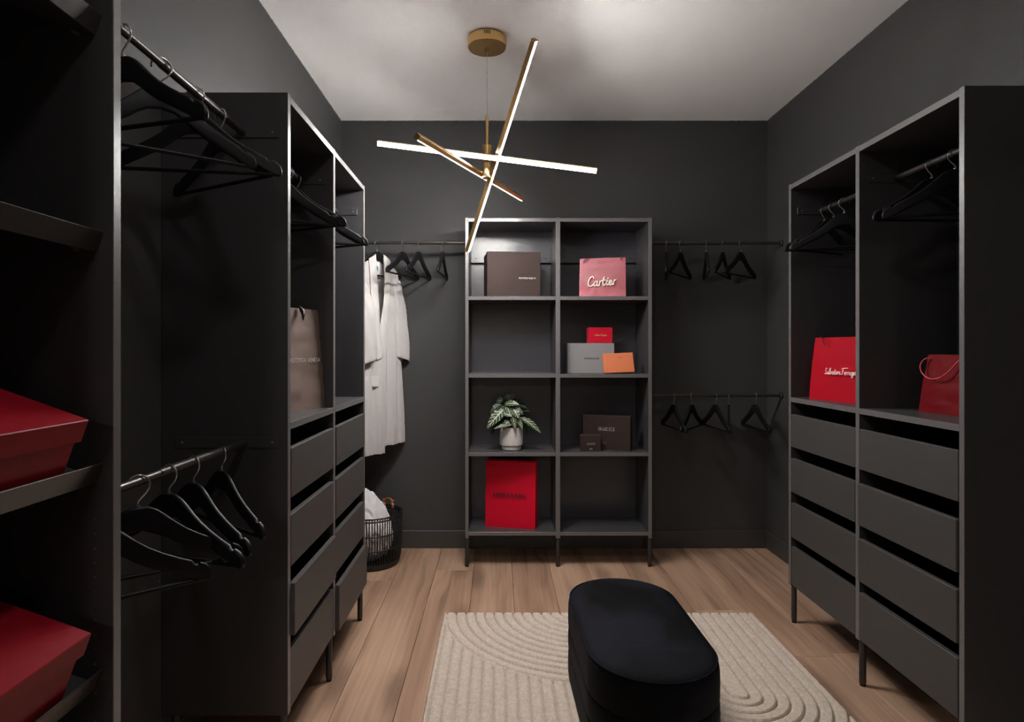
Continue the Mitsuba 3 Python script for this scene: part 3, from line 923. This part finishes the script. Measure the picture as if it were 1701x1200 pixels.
#        base (x, height, forward)  tip                      width  facing              curl droop
LEAVES = [((-4.6, 24.0, 3.5), (-14.2, 13.4, 6.5), 7.6, (-.25, -.9, .45), .18, .10),
          ((.5, 15.6, 6.2), (-10.4, 13.2, 8.6), 4.4, (0, -.55, .85), .2, .12),
          ((-3.8, 27.2, 3.0), (4.6, 27.0, 6.0), 5.2, (.1, -.75, .65), .25, .22),
          ((.6, 25.0, 4.5), (4.2, 19.2, 7.5), 6.0, (.2, -.95, .25), .2, .10),
          ((.0, 22.6, 5.0), (2.3, 12.2, 8.2), 3.9, (.1, -1, .2), .3, .10),
          ((5.6, 19.2, 3.5), (17.2, 10.4, 6.8), 5.6, (.35, -.7, .65), .22, .14),
          ((-6.0, 27.0, 1.0), (-12.4, 21.5, 2.5), 5.4, (-.4, -.8, .4), .25, .14),
          ((-5.2, 28.6, .5), (-9.6, 29.6, -1.0), 4.6, (-.2, -.8, .5), .25, .2),
          ((-2.8, 26.2, 4.2), (-.2, 20.6, 6.6), 4.2, (.0, -.95, .3), .25, .05),
          ((-4.6, 22.0, 5.0), (.3, 20.2, 7.4), 4.0, (.0, -.8, .6), .25, .12),
          ((2.6, 22.0, 3.0), (4.9, 15.0, 5.5), 4.6, (.4, -.9, .2), .25, .10),
          ((-1.2, 29.6, 1.5), (-3.6, 32.8, 1.0), 3.6, (0, -.8, .6), .3, .1),
          ((-.5, 29.8, .5), (1.6, 33.2, .5), 3.6, (.1, -.8, .6), .3, .1),
          ((4.0, 26.0, .5), (9.6, 24.0, 1.5), 3.2, (.2, -.5, .85), .3, .2),
          ((4.4, 23.0, 1.5), (11.2, 22.6, 2.0), 3.0, (.1, -.4, .9), .3, .1),
          ((-6.4, 20.0, 1.5), (-11.6, 9.2, 2.5), 4.0, (-.5, -.8, .2), .3, .12),
          ((5.0, 17.4, 1.0), (9.4, 9.6, 2.5), 4.0, (.5, -.7, .2), .3, .12),
          ((-2.0, 18.2, 5.6), (-5.0, 12.8, 7.4), 3.8, (-.1, -.95, .2), .3, .1),
          ((-4.0, 25.2, -2.5), (-8.8, 25.6, -6.0), 5.0, (-.2, -.5, .8), .3, .2),
          ((3.0, 24.6, -3.0), (8.4, 26.2, -6.5), 5.0, (.2, -.5, .8), .3, .2),
          ((.0, 27.0, -3.5), (1.0, 30.0, -8.5), 5.0, (0, -.6, .8), .3, .2),
          ((3.2, 18.4, 4.8), (6.4, 12.6, 7.0), 4.0, (.4, -.85, .3), .25, .12),
          ((-3.0, 20.0, 2.5), (-8.6, 17.0, 3.0), 5.0, (-.3, -.8, .5), .3, .12),
          ((1.5, 24.0, 2.0), (6.8, 21.0, 4.0), 5.2, (.3, -.8, .5), .3, .12),
          ((-1.0, 19.0, 3.0), (-3.4, 14.0, 4.6), 5.4, (0, -.95, .3), .3, .10),
          ((2.6, 18.0, 2.5), (5.6, 13.5, 3.0), 5.4, (.2, -.95, .3), .3, .10),
          ((-2.0, 24.0, 1.5), (-6.5, 24.0, 2.5), 5.0, (-.2, -.8, .5), .3, .12)]
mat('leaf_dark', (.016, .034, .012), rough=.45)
for i, (bs, tp, w, upv, cu, dp) in enumerate(LEAVES):
    m, uv = leaf_mesh(pt(*bs), pt(*tp), w * .01, upv, cu, dp)
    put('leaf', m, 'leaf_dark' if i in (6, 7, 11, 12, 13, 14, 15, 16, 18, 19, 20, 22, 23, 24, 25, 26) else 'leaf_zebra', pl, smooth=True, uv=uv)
for i, (bs, *_r) in enumerate(LEAVES[::2]):
    a = i * 2.4
    p0 = pt(1.6 * math.cos(a), 11.6, 1.6 * math.sin(a))
    p1 = pt(*bs)
    put('stem', tube(spline([p0, (p0 + p1) / 2 + (0, 0, .012), p1], 10), np.linspace(.0032, .0018, 10), 6), 'stem_green', pl, smooth=True)

# ------------------------------------------------------------------ rug
RX0, RX1, RY0, RY1 = -.2575, 1.194, .90, 2.897
stp = .0045
gx, gy = np.linspace(RX0, RX1, int((RX1 - RX0) / stp) + 1), np.linspace(RY0, RY1, int((RY1 - RY0) / stp) + 1)
A, B = np.meshgrid(gx, gy)
PITCH = .044
rad = np.hypot(A - .375, B - RY1)
inside = (rad < .615) & (A < .60)
uc, vc = .865, 2.215
dx = np.abs(A - uc)
ud = np.where(B > vc, dx, np.hypot(A - uc, B - vc))    # distance from the spine of the nested U shapes
right_zone = (A >= .60) | ((A > .52) & (B < 2.28))
phase = np.where(right_zone, (ud - .037) / PITCH, np.where(inside, (rad - .615) / PITCH, (A - RX0 - .02) / PITCH))
fr_ = np.abs(phase - np.round(phase)) * PITCH
arcs = right_zone | inside
H = .019 - np.where(arcs, .0135 * np.exp(-(fr_ / .0038) ** 2), .0100 * np.exp(-(fr_ / .0066) ** 2))
border = np.abs(rad - .615)
H = np.where((~right_zone) & (~inside) & (border < .012), .019, H)
# the outline is a little scalloped and rolls off at the edge
edge = np.minimum.reduce([A - RX0, RX1 - A, B - RY0, RY1 - B])
H *= np.clip(edge / .008, 0, 1) ** .5 * .9 + .1
H += .0022 * (meshkit.fbm(np.stack([A * 90, B * 90, A * 0], -1), 3) - .5)
H = np.maximum(H, .003)
By = B + np.where(B > RY1 - .03, (-.007 * np.exp(-(fr_ / .005) ** 2)) * (B - RY1 + .03) / .03, 0)
Ax = A + .003 * (meshkit.noise(np.stack([A * 30, B * 40, A * 0 + 4], -1)) - .5) * (edge < .02)
nr_, nc_ = A.shape
Vt = np.c_[Ax.ravel(), By.ravel(), H.ravel()]
idx = np.arange(nr_ * nc_).reshape(nr_, nc_)
q0, q1, q2, q3 = idx[:-1, :-1].ravel(), idx[:-1, 1:].ravel(), idx[1:, 1:].ravel(), idx[1:, :-1].ravel()
Ft = np.vstack([np.c_[q0, q1, q2], np.c_[q0, q2, q3]])
ring = np.r_[idx[0, :], idx[1:, -1], idx[-1, -2::-1], idx[-2:0:-1, 0]]
low = np.c_[Vt[ring, 0], Vt[ring, 1], np.full(len(ring), .0005)]
o = len(Vt)
nx_ = np.roll(np.arange(len(ring)), -1)
Ft = np.vstack([Ft, np.c_[ring, o + np.arange(len(ring)), ring[nx_]], np.c_[ring[nx_], o + np.arange(len(ring)), o + nx_]])
Vt = np.vstack([Vt, low])
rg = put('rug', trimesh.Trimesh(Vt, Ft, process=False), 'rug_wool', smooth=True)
tag(rg, 'cream wool rug with carved arcs and ribs under the black ottoman', 'rug')

# ------------------------------------------------------------------ ottoman
ot = thing('ottoman', 'oval black velvet ottoman standing on the cream rug', 'ottoman')
OC, OA, OR, OTH = (.466, 2.098), .198, .192, .017


def stadium(R, n=96):
    t_ = np.linspace(0, 2 * np.pi, n, endpoint=False)
    x_, y_ = np.cos(t_), np.sin(t_)
    pts = []
    for cx_, cy_ in zip(x_, y_):
        pts.append((R * cx_, R * cy_ + (OA if cy_ >= 0 else -OA)))
    return np.array(pts)


def stack(rows, close_top=True, close_bottom=True, n=96):
    """rows: (offset from OR, z)"""
    V, F = [], []
    c, s = math.cos(OTH), math.sin(OTH)
    for off, z in rows:
        p = stadium(OR + off, n)
        V.append(np.c_[OC[0] + p[:, 0] * c - p[:, 1] * s, OC[1] + p[:, 0] * s + p[:, 1] * c, np.full(n, z)])
    for i in range(len(rows) - 1):
        for j in range(n):
            a, b_ = i * n + j, i * n + (j + 1) % n
            F += [(a, b_, b_ + n), (a, b_ + n, a + n)]
    V = np.vstack(V)
    if close_top:
        m = len(rows) - 1
        V = np.vstack([V, V[m * n:(m + 1) * n].mean(0)])
        F += [(m * n + j, m * n + (j + 1) % n, len(V) - 1) for j in range(n)]
    if close_bottom:
        V = np.vstack([V, V[:n].mean(0)])
        F += [((j + 1) % n, j, len(V) - 1) for j in range(n)]
    return trimesh.Trimesh(V, F, process=False)


put('lower_body', stack([(.003, .020), (.007, .024), (.010, .05), (.0105, .085), (.009, .122), (.0045, .131)]), 'velvet', ot, smooth=40)
put('middle_body', stack([(.0045, .131), (.009, .139), (.0105, .170), (.009, .200), (.0045, .209)]), 'velvet', ot, smooth=40)
put('seat', stack([(.0045, .209), (.009, .218), (.010, .250), (.009, .295), (.006, .312), (.0, .324), (-.012, .332), (-.03, .337), (-.07, .342), (-.12, .345), (-.17, .346)]), 'velvet', ot, smooth=60)
c, s = math.cos(OTH), math.sin(OTH)
for z, off, r in ((.131, .0045, .0022), (.209, .0045, .0022), (.3245, .002, .0028)):
    p = stadium(OR + off, 96)
    p = np.vstack([p, p[:1]])
    put('piping', tube(np.c_[OC[0] + p[:, 0] * c - p[:, 1] * s, OC[1] + p[:, 0] * s + p[:, 1] * c, np.full(97, z)], r, 6, caps=False), 'velvet_seam' if z < .3 else 'velvet', ot, smooth=True)

# ------------------------------------------------------------------ pendant lamp
lp = thing('pendant_lamp', 'brass pendant lamp of three crossed light bars hanging from the ceiling', 'pendant lamp')
HX, HY = -.053, 2.86
cn = put('canopy', lathe([(.0001, 2.652), (.087, 2.652), (.0892, 2.654), (.0892, 2.694), (.085, 2.696), (.0001, 2.696)], 64, (HX, HY, 0)), 'brass', lp, smooth=30)
put('plate', lathe([(.0001, 2.6505), (.085, 2.6505), (.085, 2.652), (.0001, 2.652)], 64, (HX, HY, 0)), 'brass_dark', cn, smooth=30)
put('ceiling_ring', lathe([(.0001, 2.696), (.080, 2.696), (.080, HC), (.0001, HC)], 48, (HX, HY, 0)), 'slot_dark', cn, smooth=30)
for i in range(4):
    a = -math.pi / 2 + .02 + (i - 1.5) * .085
    ca, sa = math.cos(a), math.sin(a)
    put('vent_slot', moved(cbox(-.002, .002, -.002, .0006, 2.674, 2.690, .0003), frame((HX + .0892 * ca, HY + .0892 * sa, 0), (-sa, ca, 0), (-ca, -sa, 0), (0, 0, 1))), 'slot_dark', cn)
put('cable_grip', cyl((HX, HY, 2.628), (HX, HY, 2.651), .006, 14, .0015), 'brass', lp, smooth=40)
put('cable', cyl((HX, HY, 2.335), (HX, HY, 2.63), .0012, 6), 'cable', lp)
put('stem', cyl((HX, HY, 2.195), (HX, HY, 2.338), .0075, 16, .001), 'brass', lp, smooth=40)
put('hub', lathe([(.0001, 2.125), (.0225, 2.125), (.0235, 2.127), (.0235, 2.196), (.022, 2.198), (.0001, 2.198)], 32, (HX, HY, 0)), 'brass', lp, smooth=40)
put('hub', lathe([(.0001, 2.046), (.0215, 2.046), (.0225, 2.050), (.0205, 2.095), (.014, 2.118), (.0001, 2.125)], 32, (HX, HY, 0)), 'brass', lp, smooth=40)


def bar(p0, p1, face, power=1.0, wide=.0105, proud=.0045):
    p0, p1 = np.array(p0), np.array(p1)
    ax = p1 - p0
    L = np.linalg.norm(ax)
    ax /= L
    f = np.array(face, float)
    f -= ax * (f @ ax)
    f /= np.linalg.norm(f)
    M = frame((p0 + p1) / 2, ax, np.cross(f, ax), f)
    k = put('bar', moved(cbox(-L / 2, L / 2, -.0125, .0125, -.012, .007, .0015), M), 'brass', lp)
    for s in (-1, 1):
        put('end_cap', moved(cbox(*sorted((s * L / 2, s * (L / 2 + .004))), -.0125, .0125, -.012, .0112, .001), M), 'brass_dark', k)
    d = put('diffuser', moved(cbox(-L / 2, L / 2, -wide, wide, .007, .007 + proud, .0025), M), 'led_surface', k)
    scene[d]['emitter'] = {'type': 'area', 'radiance': rgb(*[LED * power * c for c in LED_COLOUR])}
    return M


bar((-.542, 2.775, 2.181), (.440, 2.775, 2.057), (.0, -.90, -.44), 1.15)
bar((.144, 2.45, 2.482), (-.157, 3.15, 1.757), (.87, -.20, -.43), 1.25, .0085, .003)
bar((-.319, 2.42, 2.088), (.124, 3.27, 2.054), (-.68, .34, -.65), 1.9, .0085, .005)
for p0, p1 in (((HX, HY, 2.16), (HX + .01, 2.785, 2.124)), ((HX, HY, 2.07), (HX + .03, 2.826, 2.075)), ((HX, HY - .01, 2.068), (HX - .030, 2.86, 2.078))):
    put('pivot_arm', cyl(p0, p1, .005, 12), 'brass', lp, smooth=40)
